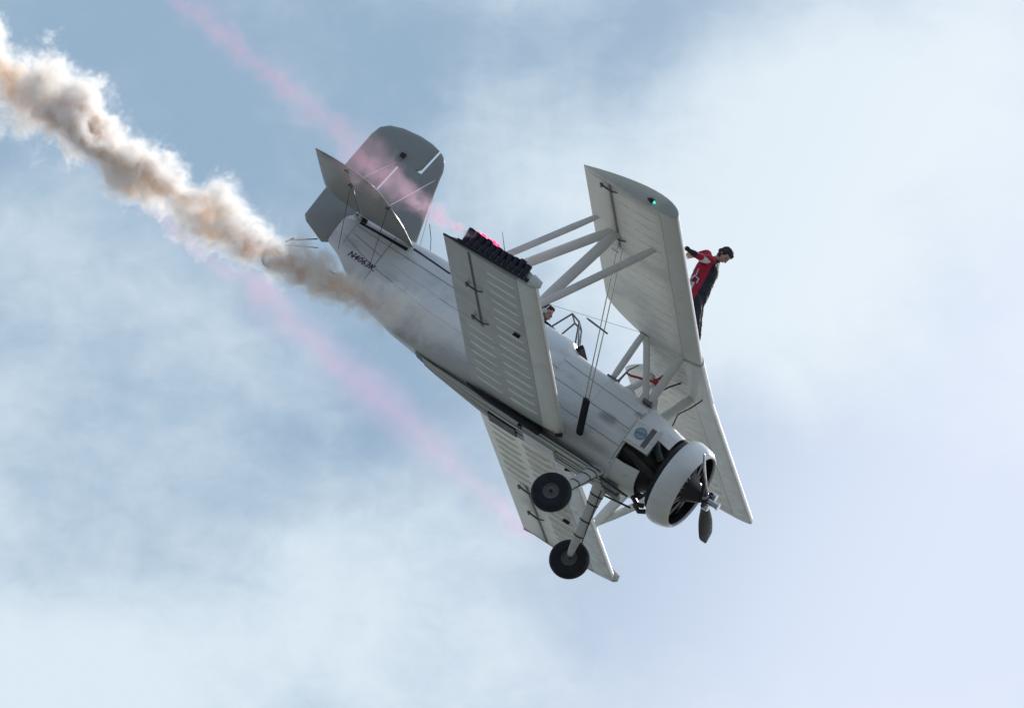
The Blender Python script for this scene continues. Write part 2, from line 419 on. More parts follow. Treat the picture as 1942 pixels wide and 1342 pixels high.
V, F = arc_shell([.762 + .05 * i for i in range(12)], rad(14), rad(166), nose_tab); build('nose_deck', V, F, M['fus'], plane, 35)
V, F = arc_shell([.745 + .04 * i for i in range(11)], rad(203), rad(337), lambda x: (.36 - .0 * x, .475 - .10 * max(0, (x - .9) / .35), .53 - .06 * max(0, (x - .8) / .4), 2.6))
chin = build('chin_panel', V, F, M['fus'], plane, 35)
V, F = arc_shell([.752, .775], rad(0), rad(359.9), lambda x: (.475, .60, .558, 2.8), .03, 60); build('firewall_lip', V, F, M['strut'], plane, 35)
MB().lathe([(.75, .47), (.95, .46), (1.12, .42), (1.25, .34), (1.42, .32)], (0, 0, .45), (1, 0, 0), 32).out('engine_bay', M['black'], plane)
for side in (-1, 1):
    bx = MB(); bx.box((.93, side * .52, .56), (.36, .20, .34)); ob = bx.out('oil_cooler_box', M['fus'], plane, None)
    bv = ob.modifiers.new('b', 'BEVEL'); bv.width = .018; bv.segments = 2
    fr = MB()
    for c, d in (((.93, side * .622, .37), (.42, .03, .03)), ((1.125, side * .60, .55), (.03, .05, .38)), ((.735, side * .60, .55), (.012, .03, .36))): fr.box(c, d)
    fr.out('box_flange', M['strut'], ob, None)
    d = MB().lathe([(0, .088), (.003, .088)], (.90, side * .6205, .56), (0, side, 0), 28).out('round_decal', M['dblue'], ob, None)
    MB().lathe([(0, .074), (.0015, .074)], (.90, side * .6240, .56), (0, side, 0), 28).out('decal_disc', M['dblue2'], ob, None)
    dd = MB().box((.90, side * .6262, .56), (.14, .001, .028), Matrix.Rotation(rad(12) * side, 3, 'Y')).out('decal_band', M['dblue'], ob, None)
    MB().box((1.03, side * .622, .56), (.075, .006, .30)).out('grey_bar', M['hub'], ob, None)
    V = [(.64, side * .548, .76), (.80, side * .56, .76), (.76, side * .56, .84), (.64, side * .548, .86)]
    # exhaust and induction pipes
    MB().tube([(.82, side * .50, .30), (.98, side * .53, .27), (1.14, side * .50, .22), (1.32, side * .40, .22)], [.05, .055, .055, .05], 10).out('exhaust_pipe', M['black'], plane)
    MB().tube([(1.1, side * .46, .62), (1.2, side * .49, .5), (1.32, side * .47, .42)], .055, 10).out('exhaust_pipe', M['black'], plane)
    MB().tube([(1.18, side * .16, -.10), (1.30, side * .12, -.16), (1.38, side * .1, -.12)], .035, 8).out('drain_pipe', M['eng'], plane)

# cowl ring and engine
ZC = .445
prof = [(1.455, .590), (1.45, .606), (1.49, .620), (1.55, .625), (1.64, .612), (1.72, .585), (1.765, .555), (1.775, .535), (1.765, .522), (1.74, .521)]
ring = MB().lathe(prof, (0, 0, ZC), (1, 0, -.012), 72, closed=False)
ring.F = ring.F[:-2]; ring = ring.out('cowl_ring', M['cowl'], plane, 50)
MB().lathe([(1.74, .5205), (1.6, .548), (1.50, .565), (1.452, .589), (1.452, .580), (1.50, .556), (1.6, .538), (1.74, .510)], (0, 0, ZC), (1, 0, -.012), 72, closed=True).out('ring_liner', M['black'], ring, 50)
engine = MB().lathe([(1.38, .25), (1.45, .27), (1.62, .27), (1.70, .22), (1.76, .17), (1.86, .12), (1.93, .09)], (0, 0, ZC), (1, 0, 0), 28).out('engine_crankcase', M['eng'], plane)
cy = None
for k in range(9):
    th = 2 * math.pi * k / 9 + .2
    d = Vector((0, math.cos(th), math.sin(th)))
    if cy is None:
        c = MB(); prof = [(.0, .075)]
        for i in range(11): z = .04 + i * .022; prof += [(z, .075), (z + .004, .098), (z + .012, .098), (z + .016, .075)]
        prof += [(.29, .10), (.31, .08), (.32, .03)]
        c.lathe(prof, (0, 0, 0), (0, 0, 1), 14); cy = c.out('cylinder', M['fin'], engine, 40)
    else:
        cy = cy.copy(); C.objects.link(cy)
    cy.location = Vector((1.54, 0, ZC)) + d * .225; cy.rotation_euler = d.to_track_quat('Z', 'X').to_euler()
    q = d.cross(Vector((1, 0, 0)))
    a = Vector((1.70, 0, ZC)) + d * .19 + q * .03; b = Vector((1.63, 0, ZC)) + d * .50 + q * .03
    MB().tube([a, b], .011, 6).out('pushrod_tube', M['metal'], engine)
    MB().tube([a - q * .06, b - q * .06], .011, 6).out('pushrod_tube', M['metal'], engine)
MB().lathe([(1.33, .50), (1.36, .53), (1.42, .53), (1.44, .5), (1.44, .3), (1.33, .3)], (0, 0, ZC), (1, 0, 0), 40, closed=True).out('exhaust_collector', M['black'], plane)

# propeller
HUB = Vector((1.97, 0, ZC))
prop = MB().lathe([(-.06, .05), (-.05, .075), (.05, .075), (.06, .05)], HUB, (1, 0, 0), 20).out('propeller', M['prop'], plane)
bd = Vector((0, 1.19, -.17)).normalized()
for sgn in (1, -1):
    d = bd * sgn; w = Vector((1, 0, 0)).cross(d).normalized(); Bm = MB(); V = []; F = []; ns = 16; sg = 12
    for i in range(ns + 1):
        r = .06 + (1.24 - .06) * i / ns; f = r / 1.24
        ch = .04 + .06 * math.sin(min(1, max(0, (f - .1) / .55)) * math.pi / 2) - .10 * max(0, (f - .78) / .22) ** 2.2
        ch = max(ch, .015); th = .045 * (1 - f) ** 1.2 + .008; pit = rad(62 - 42 * f)
        a = (w * math.cos(pit) + Vector((1, 0, 0)) * math.sin(pit)); b = d.cross(a)
        for k in range(sg):
            t = 2 * math.pi * k / sg; V.append(HUB + d * r + a * math.cos(t) * ch + b * math.sin(t) * th)
    for i in range(ns):
        for k in range(sg): k2 = (k + 1) % sg; F.append((i * sg + k, i * sg + k2, (i + 1) * sg + k2, (i + 1) * sg + k))
    F += [tuple(range(sg)), tuple(ns * sg + k for k in range(sg))]
    build('propeller_blade', V, F, M['prop'], prop, 50)
    MB().lathe([(.05, .052), (.11, .050), (.13, .04)], HUB, d, 16).out('blade_clamp', M['metal'], prop)
    p = w * sgn
    # counterweight arm and weight
    q = Vector((1, 0, 0)).cross(bd).normalized()
    MB().lathe([(0, .03), (.03, .05), (.11, .05), (.115, .02)], HUB + q * .09 * sgn + Vector((.01, 0, 0)), (1, 0, 0), 18).out('counterweight', M['chrome'], prop)
    MB().tube([HUB, HUB + q * .09 * sgn + Vector((.03, 0, 0))], .022, 8).out('counterweight_arm', M['metal'], prop)
MB().lathe([(.05, .045), (.20, .043), (.205, .052), (.225, .052), (.228, .01)], HUB, (1, 0, 0), 22).out('prop_dome', M['chrome'], prop)

# ------------------------------------------------------------------ wings
CH = 1.473
def yt(s, t=.15):
    s = min(max(s, 0.), 1.)
    return 5 * t * (.2969 * math.sqrt(s) - .126 * s - .3516 * s * s + .2843 * s ** 3 - .1036 * s ** 4)
class Wing:
    def __init__(w, xle, z0, ystart, inc, dih=.043): w.x = xle; w.z = z0; w.y0 = ystart; w.inc = inc; w.d = dih
    def pt(w, s, y, up, off=0.):
        """point on the wing skin at chord fraction s and span y (signed)"""
        z = w.z + w.d * max(0, abs(y) - w.y0); T = yt(s)
        zz = (T * 1.62 + off) if up else (-T * .38 - off)
        lx = off * (1 - s / .03) if s < .03 else 0
        return Vector((w.x - s * CH + lx, y, z - w.inc * s * CH + zz * CH if True else 0))
UP = Wing(1.038, 1.778, .75, .043); LO = Wing(0., .0, .60, .035)
def wing_piece(name, wg, ys, s0, s1, m, parent, off=0., smooth=38, ns=14):
    """closed solid between chord fractions s0(y) and s1(y)"""
    V = []; F = []; n = 2 * ns + (2 if True else 0)
    for y in ys:
        a = s0(y) if callable(s0) else s0; b = s1(y) if callable(s1) else s1
        def sp(i):  # denser near the leading edge
            f = i / ns; return a + (b - a) * (f * f if a < .01 else f)
        R = [wg.pt(sp(i), y, False, off) for i in range(ns, -1, -1)] + [wg.pt(sp(i), y, True, off) for i in range(0, ns + 1)]
        V += R
    n = 2 * (ns + 1)
    for i in range(len(ys) - 1):
        for k in range(n): k2 = (k + 1) % n; F.append((i * n + k, i * n + k2, (i + 1) * n + k2, (i + 1) * n + k))
    F += [tuple(range(n)), tuple((len(ys) - 1) * n + k for k in range(n))]
    return build(name, V, F, m, parent, smooth)
def lin_(a, b, n): return [a + (b - a) * i / n for i in range(n + 1)]
beads = {}
def bead(L, wd, h, mt='bead'):
    key = (round(L, 3), wd, h, mt)
    if key not in beads:
        V = []; F = []; nx = 8
        for i in range(nx + 1):
            f = i / nx; e = max(.0, 1 - abs(2 * f - 1) ** 6); w = wd * (.25 + .75 * e)
            for k, (a, b) in enumerate(((-1, -.15), (-.72, .7), (0, 1), (.72, .7), (1, -.15))): V.append((-f * L, a * w / 2, -h * b * e + .002))
        for i in range(nx):
            for k in range(4): a = i * 5 + k; F.append((a, a + 1, a + 6, a + 5))
        me = bpy.data.meshes.new('rib_bead'); me.from_pydata(V, [], F)
        bm = bmesh.new(); bm.from_mesh(me); bm.normal_update()
        for f in bm.faces:
            if f.calc_center_median().length and f.normal.z > 0: f.normal_flip()
        bm.to_mesh(me); bm.free()
        for p in me.polygons: p.use_smooth = True
        me.materials.append(M[mt]); beads[key] = me
    return beads[key]
def add_beads(wg, panel, ys, rows, h=.022, wd=.06, mt='bead'):
    for (sa, sb) in rows:
        for y in ys:
            a = wg.pt(sa, y, False); b = wg.pt(sb, y, False)
            if panel.get('notch') and sb > panel['notch'] and abs(y) < 1.25: continue
            o = bpy.data.objects.new('rib_bead', bead((a - b).length, wd, h, mt)); C.objects.link(o); o.parent = panel
            o.location = a; o.rotation_euler = Vector(a - b).to_track_quat('X', 'Z').to_euler()
            o.scale = (1, random.uniform(.85, 1.15), random.uniform(.75, 1.2))
AIL = .72
def cutout(y):   # inboard trailing edge of the upper wing is cut away to the centre section
    a = abs(y)
    if a >= 1.35: return 1.
    f = (a - .75) / .60; return .66 + .34 * (math.sin(f * math.pi / 2) ** .9)
for sd in (-1, 1):
    tipU, tipL = 5.47, 5.25
    ails = (2.95, 5.30)
    # upper panel
    ys = [sd * v for v in ([.752, .8, .88, .96, 1.05, 1.15, 1.25, 1.35] + lin_(1.5, ails[0] + .35, 8))]
    a_in = ails[0] + .35
    ys2 = [sd * v for v in lin_(a_in, tipU - .11, 10)]; ys3 = [sd * v for v in (tipU - .11, tipU - .05, tipU)]
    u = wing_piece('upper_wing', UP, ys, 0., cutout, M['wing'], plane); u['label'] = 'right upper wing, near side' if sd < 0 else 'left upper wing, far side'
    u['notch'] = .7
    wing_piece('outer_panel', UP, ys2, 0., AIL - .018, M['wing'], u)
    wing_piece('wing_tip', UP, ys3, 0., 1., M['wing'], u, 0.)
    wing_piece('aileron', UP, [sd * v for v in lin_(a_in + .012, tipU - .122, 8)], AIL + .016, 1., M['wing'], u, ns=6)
    wing_piece('leading_edge_skin', UP, [sd * v for v in lin_(.76, tipU - .02, 12)], 0., .17, M['lead'], u, .0022, ns=10)
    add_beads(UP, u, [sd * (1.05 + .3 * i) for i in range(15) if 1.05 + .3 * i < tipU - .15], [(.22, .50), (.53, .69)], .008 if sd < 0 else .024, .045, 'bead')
    # lower panel
    WL = M['wing_shade'] if sd < 0 else M['wing']  # near lower wing takes the copy with shade put into the material
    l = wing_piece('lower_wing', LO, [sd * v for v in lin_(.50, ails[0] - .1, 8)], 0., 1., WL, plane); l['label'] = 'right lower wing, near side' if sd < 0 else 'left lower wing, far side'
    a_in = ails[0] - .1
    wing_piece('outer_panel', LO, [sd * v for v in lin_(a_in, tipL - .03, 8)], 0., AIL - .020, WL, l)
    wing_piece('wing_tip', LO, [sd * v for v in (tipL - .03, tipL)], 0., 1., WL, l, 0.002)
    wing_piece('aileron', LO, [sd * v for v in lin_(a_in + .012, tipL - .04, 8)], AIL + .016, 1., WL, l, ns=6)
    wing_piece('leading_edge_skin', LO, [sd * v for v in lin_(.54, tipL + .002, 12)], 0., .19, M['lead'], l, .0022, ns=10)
    yy = [sd * (.85 + .29 * i) for i in range(15) if .85 + .29 * i < tipL - .1]
    add_beads(LO, l, yy, [(.22, .56)], .009 if sd < 0 else .040, .115 if sd < 0 else .07, 'bead_lit' if sd < 0 else 'bead')  # near wing: flat pale strips stand for ridges catching light
    add_beads(LO, l, [y for y in yy if abs(y) < a_in - .1], [(.60, .93)], .008 if sd < 0 else .028, .095 if sd < 0 else .06, 'bead_lit' if sd < 0 else 'bead')
    for wg, par, a_, t_ in ((UP, u, ails[0] + .35, tipU - .11), (LO, l, ails[0] - .1, tipL - .03)):
        wing_piece('aileron_slot', wg, [sd * v for v in lin_(a_ + .001, t_, 6)], AIL - .03, AIL + .03, M['slot'], par, -.012, ns=3)
        wing_piece('skin_seam', wg, [sd * v for v in lin_(.78, t_, 10)], .171 if wg is UP else .191, .176 if wg is UP else .197, M['seam'], par, .0014, ns=1)
    # aileron hinge brackets
    for wg, par, yl in ((UP, u, (3.7, 5.25)), (LO, l, (3.05, 4.1))):
        for y in yl:
            p = wg.pt(AIL, sd * y, False)
            h = MB(); h.tube([p + Vector((.13, 0, -.003)), p + Vector((.04, 0, -.035)), p + Vector((-.08, 0, -.028)), p + Vector((-.13, 0, -.008))], [.008, .014, .014, .008], 6)
            h.tube([p + Vector((-.12, -.05, -.03)), p + Vector((-.12, .05, -.03))], .018, 6); h.out('hinge_bracket', M['hub'], par)
    p = LO.pt(.30, sd * 3.35, False); MB().box(p + Vector((0, 0, -.02)), (.10, .025, .05)).out('tie_down_ring', M['black'], l, None)
    p = LO.pt(.18, sd * .62, False); MB().tube([p + Vector((.30, 0, .01)), p + Vector((.22, 0, -.04))], [.035, .02], 8).out('landing_light', M['pad'], l)
    # navigation lamp on the upper tip
    p = Vector((.62, sd * (tipU + .01), 1.99))
    MB().tube([p + Vector((-.07, 0, .0)), p + Vector((-.01, sd * .012, 0)), p + Vector((.035, sd * .012, 0))], [.006, .035, .03], 10).out('lamp_housing', M['black'], u)
    MB().tube([p + Vector((.03, sd * .012, -.004)), p + Vector((.065, sd * .012, -.006))], [.024, .010], 10).out('navigation_lamp', M['green'] if sd < 0 else M['redlamp'], u)
    # interplane struts
    def strut(a, b, w, ov=.33, name='wing_strut', mt='strut'):
        a = Vector(a); b = Vector(b); a.y *= -sd * 1; b.y *= -sd * 1
        f = (0, .06, .2, .8, .94, 1); r = (.45, .85, 1, 1, .85, .45)
        return MB().tube([a.lerp(b, t) for t in f], [w * k for k in r], 14, ov, (1, 0, -.5)).out(name, M[mt], plane, 50)
    strut((-.32, -3.93, 1.90), (-1.30, -4.02, .235), .050, name='aileron_rod')
    strut((-.06, -3.80, 1.90), (-1.10, -3.92, .275), .072)
    strut((-.03, -3.80, 1.90), (-.28, -3.92, .33), .078)
    strut((.61, -4.00, 1.915), (-.31, -3.92, .32), .058)
    # cabane struts
    strut((.02, -.30, 1.06), (.13, -.75, 1.735), .052, .5, 'cabane_strut'); strut((.62, -.38, 1.03), (.17, -.75, 1.735), .056, .5, 'cabane_strut'); strut((.66, -.38, 1.03), (.76, -.75, 1.75), .066, .5, 'cabane_strut')
    for q in ((.02, -.31, 1.07), (.65, -.385, 1.035), (.15, -.75, 1.73)): MB().box((q[0], -sd * q[1], q[2]), (.15, .10, .045)).out('strut_fitting', M['hub'], plane, None)
    # paired flying wires with foam wrap and spreader bar
    for dx in (-.035, .045):
        a = Vector((.0 + dx, -sd * -3.70, 1.90)); b = Vector((.19 + dx * .6, -sd * -.55, .12)); MB().tube([a, b], .0085, 6, .6).out('flying_wire', M['wire'], plane)
        if dx < 0: A0, B0 = a, b
    a = Vector((.005, sd * 3.70, 1.90)); b = Vector((.19, sd * .55, .12))
    MB().tube([a.lerp(b, .825), a.lerp(b, .835), a.lerp(b, .99), a.lerp(b, 1.0)], [.050, .056, .056, .045], 12, .55, (1, 0, 0)).out('foam_wrap', M['pad'], plane)
    c_ = a.lerp(b, .475); MB().tube([c_ + Vector((-.27, 0, .02)), c_ + Vector((-.22, 0, .016)), c_ + Vector((.10, 0, -.01))], [.006, .014, .012], 6).out('spreader_bar', M['hub'], plane)
    MB().tube([Vector((.14, sd * .76, 1.72)), Vector((-1.05, sd * 3.85, .26))], .0028, 5).out('landing_wire', M['wire'], plane)
    MB().box((.0, sd * 3.72, 1.905), (.22, .08, .035)).out('wire_fitting', M['hub'], plane, None)
    MB().box((-.12, sd * 3.15, 1.845), (.13, .01, .10)).out('inspection_fin', M['strut'], plane, None)
    # flare rack on the lower tip: a rail carrying a row of cartridges
    ytip = sd * (tipL + .03); zt = LO.z + LO.d * (tipL - .6)
    rail = MB(); R_ = Matrix.Rotation(-.035, 3, 'Y'); rail.box((-.68, ytip, zt + .005), (1.16, .07, .035), R_); rail.tube([(-1.47, ytip, zt - .05), (-1.2, ytip, zt - .03), (.02, ytip, zt + .02)], .014, 6)
    rk = rail.out('flare_rack', M['rack'], plane, None)
    first = None
    for k in range(11):
        x = -1.16 + .092 * k
        if first is None:
            f_ = MB(); f_.lathe([(0, .038), (.004, .050), (.05, .050), (.055, .046), (.10, .046), (.105, .050), (.18, .050), (.186, .034)], (0, 0, 0), (0, 0, 1), 10)
            f_.box((0, 0, .03), (.085, .10, .012)); first = f_.out('flare_tube', M['tube'], rk, 30); o = first
        else:
            o = first.copy(); C.objects.link(o)
        o.location = (x, ytip, zt + .02 + .035 * (x + .68)); o.rotation_euler = (sd * -.08, random.uniform(-.03, .03) - .10, random.random()); o.scale = (1, 1, random.uniform(.92, 1.12) * (1.25 if k == 0 else 1))
        MB().tube([Vector((x + .045, ytip + sd * .03, zt - .005)), Vector((x + .045, ytip + sd * .045, zt + .10 + random.uniform(-.02, .02)))], .006, 5).out('igniter_wire', M['hub'], rk)
    fl = MB()
    for i in range(7):
        x = -1.05 + .052 * i; fl.tube([(x, ytip - sd * .06, zt + .14), (x - .03, ytip - sd * .06, zt + .225 + .02 * math.sin(i * 2.)), (x - .06, ytip - sd * .06, zt + .25)], [.03, .028, .008], 7)
    fl.out('burning_flare_tip', M['flame'], rk)
    cap = MB(); cap.tube([(-.12, ytip, zt + .06), (.02, ytip, zt + .05), (.05, ytip, zt + .02)], [.09, .065, .01], 10, .5, (0, 0, 1)); cap.out('tip_cap', M['lead'], rk)
# centre section
cs = wing_piece('centre_section', UP, lin_(-.748, .748, 8), 0., .655, M['wing'], plane)
wing_piece('leading_edge_skin', UP, lin_(-.70, .735, 6), 0., .17, M['lead'], cs, .012, ns=10)
cs['notch'] = .99
add_beads(UP, cs, [-.6, -.42, -.24, -.06, .12, .30, .48, .64], [(.20, .62)], .040, .055)
MB().box((.55, -.1, 1.755), (.05, .05, .03)).out('fuel_cap', M['black'], cs, None); MB().box((.62, .28, 1.752), (.05, .05, .03)).out('fuel_cap', M['black'], cs, None)
# fuel lines and red lever under the centre section
MB().tube([(.66, .30, 1.73), (.55, .25, 1.55), (.50, .2, 1.40), (.52, .2, 1.12)], .012, 6).out('fuel_line', M['black'], plane)
MB().tube([(.95, .55, 1.74), (.90, .5, 1.55), (.82, .45, 1.35), (.86, .42, 1.2), (.9, .4, 1.0)], .010, 6).out('fuel_line', M['black'], plane)
red = MB(); red.tube([(.02, -.02, 1.33), (.10, 0, 1.335), (.42, .02, 1.44)], [.012, .018, .018], 8); red.box((.43, .02, 1.44), (.08, .06, .07)); red.tube([(.43, 0, 1.46), (.5, -.03, 1.6)], .02, 6)
red.out('red_lever', M['red'], plane, 40)
MB().tube([(.0, -.0, 1.12), (.02, -.02, 1.20), (.04, -.02, 1.38), (.11, 0, 1.52)], [.05, .018, .012, .008], 8).out('pump_mast', M['hub'], plane)
MB().tube([(.42, .02, 1.42), (.40, 0, 1.2), (.42, 0, 1.08)], [.03, .022, .03], 8).out('lever_post', M['strut'], plane)
MB().tube([(.1, .0, 1.10), (.2, .0, 1.18), (.32, .0, 1.13)], [.02, .05, .02], 8).out('filler_neck', M['strut'], plane)
# low rack the wing walker braces against, on top of the centre section
rkk = MB(); rkk.tube([(.50, 0, 1.90), (-.04, 0, 2.62)], .022, 8); rkk.tube([(-.04, -.12, 2.60), (-.04, .12, 2.60)], .02, 8)
rkk.tube([(-.04, 0, 2.60), (.30, -.0, 1.92)], .014, 6); rkk.box((.72, 0, 1.965), (.34, .40, .014)); rkk.out('standing_rack', M['hub'], plane)

# ------------------------------------------------------------------ cockpit
ck = MB()
ck.lathe([(0, .19), (.012, .24), (.03, .26)], (-1.38, 0, 1.255), (0, 0, 1), 28); ck.V = [Vector((-1.38 + (v.x + 1.38) * 1.25, v.y, v.z)) for v in ck.V]
ck.out('cockpit_rim', M['pad'], plane)
ws = MB()
def bar(a, b, r=.013): ws.tube([a, b], r, 7)
for sd in (-1, 1):
    bar((-1.13, sd * .24, 1.24), (-1.02, sd * .17, 1.58)); bar((-1.02, sd * .17, 1.58), (-.88, sd * .15, 1.54)); bar((-.88, sd * .15, 1.54), (-.72, sd * .22, 1.24))
bar((-1.02, -.17, 1.58), (-1.02, .17, 1.58)); bar((-.88, -.15, 1.54), (-.88, .15, 1.54)); bar((-.88, -.15, 1.54), (-.70, 0, 1.24), .009); bar((-.88, .15, 1.54), (-.70, 0, 1.24), .009)
wsf = ws.out('windscreen_frame', M['hub'], plane)
build('windscreen_pane', [(-.885, -.148, 1.535), (-.885, .148, 1.535), (-.72, .215, 1.255), (-.72, -.215, 1.255), (-.879, -.148, 1.537), (-.879, .148, 1.537), (-.714, .215, 1.257), (-.714, -.215, 1.257)],
      [(0, 1, 2, 3), (4, 7, 6, 5), (0, 4, 5, 1), (1, 5, 6, 2), (2, 6, 7, 3), (3, 7, 4, 0)], M['glass'], wsf)
for sd in (-1, 1):
    MB().tube([(-1.12, sd * .30, .98), (-1.00, sd * (fus_y(-1.0, .98) + .02), 1.0)], .008, 6).out('grab_handle', M['seam'], fuselage)
MB().box((-.60, 0, 1.20), (.05, .62, .10), Matrix.Rotation(.5, 3, 'Y')).out('instrument_hood', M['pad'], fuselage, None)
MB().tube([(-2.30, 0, 1.27), (-2.36, 0, 1.85), (-2.56, 0, 2.07)], [.012, .006, .003], 6).out('whip_antenna', M['black'], plane)
MB().lathe([(0, .03), (.03, .028), (.05, .01)], (-2.78, 0, 1.30), (0, 0, 1), 12).out('beacon', M['white'], plane)

# ------------------------------------------------------------------ tail
def plate(name, outline, to3d, th, m, parent):
    """aerofoil-thick flat surface: outline in 2-D, rounded rim"""
    n = len(outline); cx = sum(p[0] for p in outline) / n; cz = sum(p[1] for p in outline) / n; V = []; F = []
    for f, t in ((1, 0), (.985, .35), (.93, .75), (.7, 1.)):
        for sgn in (1, -1):
            V += [to3d(cx + (p[0] - cx) * f, cz + (p[1] - cz) * f, sgn * t * th) for p in outline]
    for L in range(3):
        for sg in (0, 1):
            a0 = (L * 2 + sg) * n; b0 = ((L + 1) * 2 + sg) * n
            for k in range(n):
                k2 = (k + 1) % n; F.append((a0 + k, a0 + k2, b0 + k2, b0 + k))
    F += [tuple(6 * n + k for k in range(n)), tuple(7 * n + k for k in range(n))]
    me = bpy.data.meshes.new(name); me.from_pydata([tuple(v) for v in V], [], F); bm = bmesh.new(); bm.from_mesh(me)
    bmesh.ops.remove_doubles(bm, verts=bm.verts, dist=.0004); bmesh.ops.recalc_face_normals(bm, faces=bm.faces); bm.to_mesh(me); bm.free()
    return link(name, me, m, parent, 45)
fin3 = lambda x, z, o: Vector((x, o, z))
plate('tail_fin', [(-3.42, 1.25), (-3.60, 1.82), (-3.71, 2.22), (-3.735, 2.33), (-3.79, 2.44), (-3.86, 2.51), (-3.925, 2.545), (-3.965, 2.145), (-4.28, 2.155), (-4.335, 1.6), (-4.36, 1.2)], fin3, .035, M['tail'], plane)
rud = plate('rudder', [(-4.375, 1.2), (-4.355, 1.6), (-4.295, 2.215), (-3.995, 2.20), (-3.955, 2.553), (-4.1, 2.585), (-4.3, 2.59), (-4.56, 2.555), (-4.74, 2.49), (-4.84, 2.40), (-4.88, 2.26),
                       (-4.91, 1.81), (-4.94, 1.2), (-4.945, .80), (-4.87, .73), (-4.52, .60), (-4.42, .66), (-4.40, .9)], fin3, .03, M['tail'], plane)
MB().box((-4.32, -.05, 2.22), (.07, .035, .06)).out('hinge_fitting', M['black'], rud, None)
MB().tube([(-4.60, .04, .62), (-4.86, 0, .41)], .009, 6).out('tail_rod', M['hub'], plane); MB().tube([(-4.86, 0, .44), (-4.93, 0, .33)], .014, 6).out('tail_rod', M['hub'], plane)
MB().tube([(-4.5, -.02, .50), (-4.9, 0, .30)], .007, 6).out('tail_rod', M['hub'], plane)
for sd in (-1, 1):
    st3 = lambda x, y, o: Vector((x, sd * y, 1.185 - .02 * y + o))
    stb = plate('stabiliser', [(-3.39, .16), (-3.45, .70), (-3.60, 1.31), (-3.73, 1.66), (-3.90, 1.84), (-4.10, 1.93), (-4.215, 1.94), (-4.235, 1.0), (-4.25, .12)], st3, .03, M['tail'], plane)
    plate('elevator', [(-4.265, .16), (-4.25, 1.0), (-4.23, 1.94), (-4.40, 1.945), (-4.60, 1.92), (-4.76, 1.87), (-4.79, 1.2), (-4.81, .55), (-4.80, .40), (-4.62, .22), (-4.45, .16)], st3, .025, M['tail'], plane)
    for x, y in ((-3.62, 1.30), (-4.24, 1.28), (-4.24, 1.80)): MB().box((x, sd * y, 1.14), (.06, .04, .05)).out('stabiliser_fitting', M['black'], stb, None)
    for a, b in (((-3.62, sd * 1.3, 1.13), (-3.70, sd * .2, .62)), ((-4.24, sd * 1.28, 1.13), (-4.22, sd * .14, .60)), ((-3.62, sd * 1.3, 1.19), (-3.74, 0, 2.22)), ((-4.24, sd * 1.28, 1.19), (-4.3, 0, 2.2))):
        MB().tube([a, b], .0042, 5).out('tail_wire', M['black'] if a[2] < 1.16 else M['wire'], plane)
    MB().tube([(-4.20, sd * .10, 1.145), (-4.33, sd * .12, 1.14)], [.03, .035], 10).out('tail_lamp', M['chrome'], plane); MB().tube([(-4.14, sd * .11, 1.14), (-4.21, sd * .11, 1.14)], .035, 10).out('lamp_socket', M['black'], plane)
MB().tube([(-3.2, 0, 1.29), (-3.3, -.01, 1.45), (-3.45, 0, 1.62)], .005, 5).out('antenna_wire', M['black'], plane)
# tail wheel
sp_ = MB(); sp_.tube([(-4.0, 0, .33), (-4.4, 0, .30), (-4.75, 0, .20)], [.03, .032, .028], 8, .45, (0, 1, 0)); sp_.tube([(-4.75, 0, .20), (-4.80, 0, .13)], .03, 8)
for sd in (-1, 1): sp_.tube([(-4.80, sd * .055, .14), (-4.94, sd * .06, .03)], .015, 6)
sp_.out('tail_wheel_fork', M['hub'], plane)
MB().lathe([(-.045, .07), (-.04, .115), (-.02, .138), (.02, .138), (.04, .115), (.045, .07)], (-4.94, 0, .03), (0, 1, 0), 28).out('tail_wheel', M['rub'], plane)

# ------------------------------------------------------------------ landing gear
for sd in (-1, 1):
    w = Vector((.58, sd * 1.22, -.945))
    wh = MB().lathe([(-.03, .10), (-.07, .115), (-.088, .16), (-.090, .20), (-.078, .245), (-.045, .270), (0, .276), (.045, .270), (.078, .245), (.090, .20), (.088, .16), (.07, .115), (.03, .10)], w, (0, 1, 0), 48, closed=True).out('wheel', M['rub'], plane, 30)
    MB().lathe([(-.045, .03), (-.045, .05), (-.035, .058), (-.035, .095), (-.06, .100), (-.06, .113), (.06, .113), (.06, .100), (.035, .095), (.035, .058), (.05, .05), (.05, .03)], w, (0, 1, 0), 32).out('rim', M['hub'], wh, 30)
    for r in (.225, .19): MB().lathe([(-.0935 + (.012 if r > .2 else 0), r - .006), (-.096 + (.012 if r > .2 else 0), r), (-.0905 + (.012 if r > .2 else 0), r + .006)], w, (0, -sd, 0), 40).out('tyre_ridge', M['rub'], wh, None) if False else None
    MB().lathe([(0, .028), (.06, .026), (.065, .01)], w, (0, sd, 0), 14).out('axle_nut', M['black'], wh)
    a = Vector((.60, sd * .30, -.10)); b = Vector((.585, sd * 1.09, -.925))
    leg = MB().tube([a.lerp(b, f) for f in (-.03, .12, .3, .75, .93, 1.0)], [.125, .10, .082, .066, .052, .04], 16, .42, (1, 0, .1)).out('gear_leg', M['strut'], plane, 50)
    for f, r in ((.26, .090), (.50, .080), (.72, .072), (.13, .102)): MB().tube([a.lerp(b, f - .008), a.lerp(b, f + .008)], r, 16, .48, (1, 0, .1)).out('tape_band', M['black'], leg)
    MB().tube([b, w], .03, 10).out('axle', M['metal'], leg)
    MB().tube([Vector((.66, sd * .26, -.16)), b + Vector((.09, 0, .05))], .008, 6).out('brake_line', M['black'], leg)
    MB().tube([(.72, sd * .34, -.17), (1.15, sd * .2, -.16)], .014, 6).out('drain_line', M['black'], chin)
    MB().box((.84, sd * .15, -.145), (.22, .18, .05)).out('belly_scoop', M['hub'], chin, None)

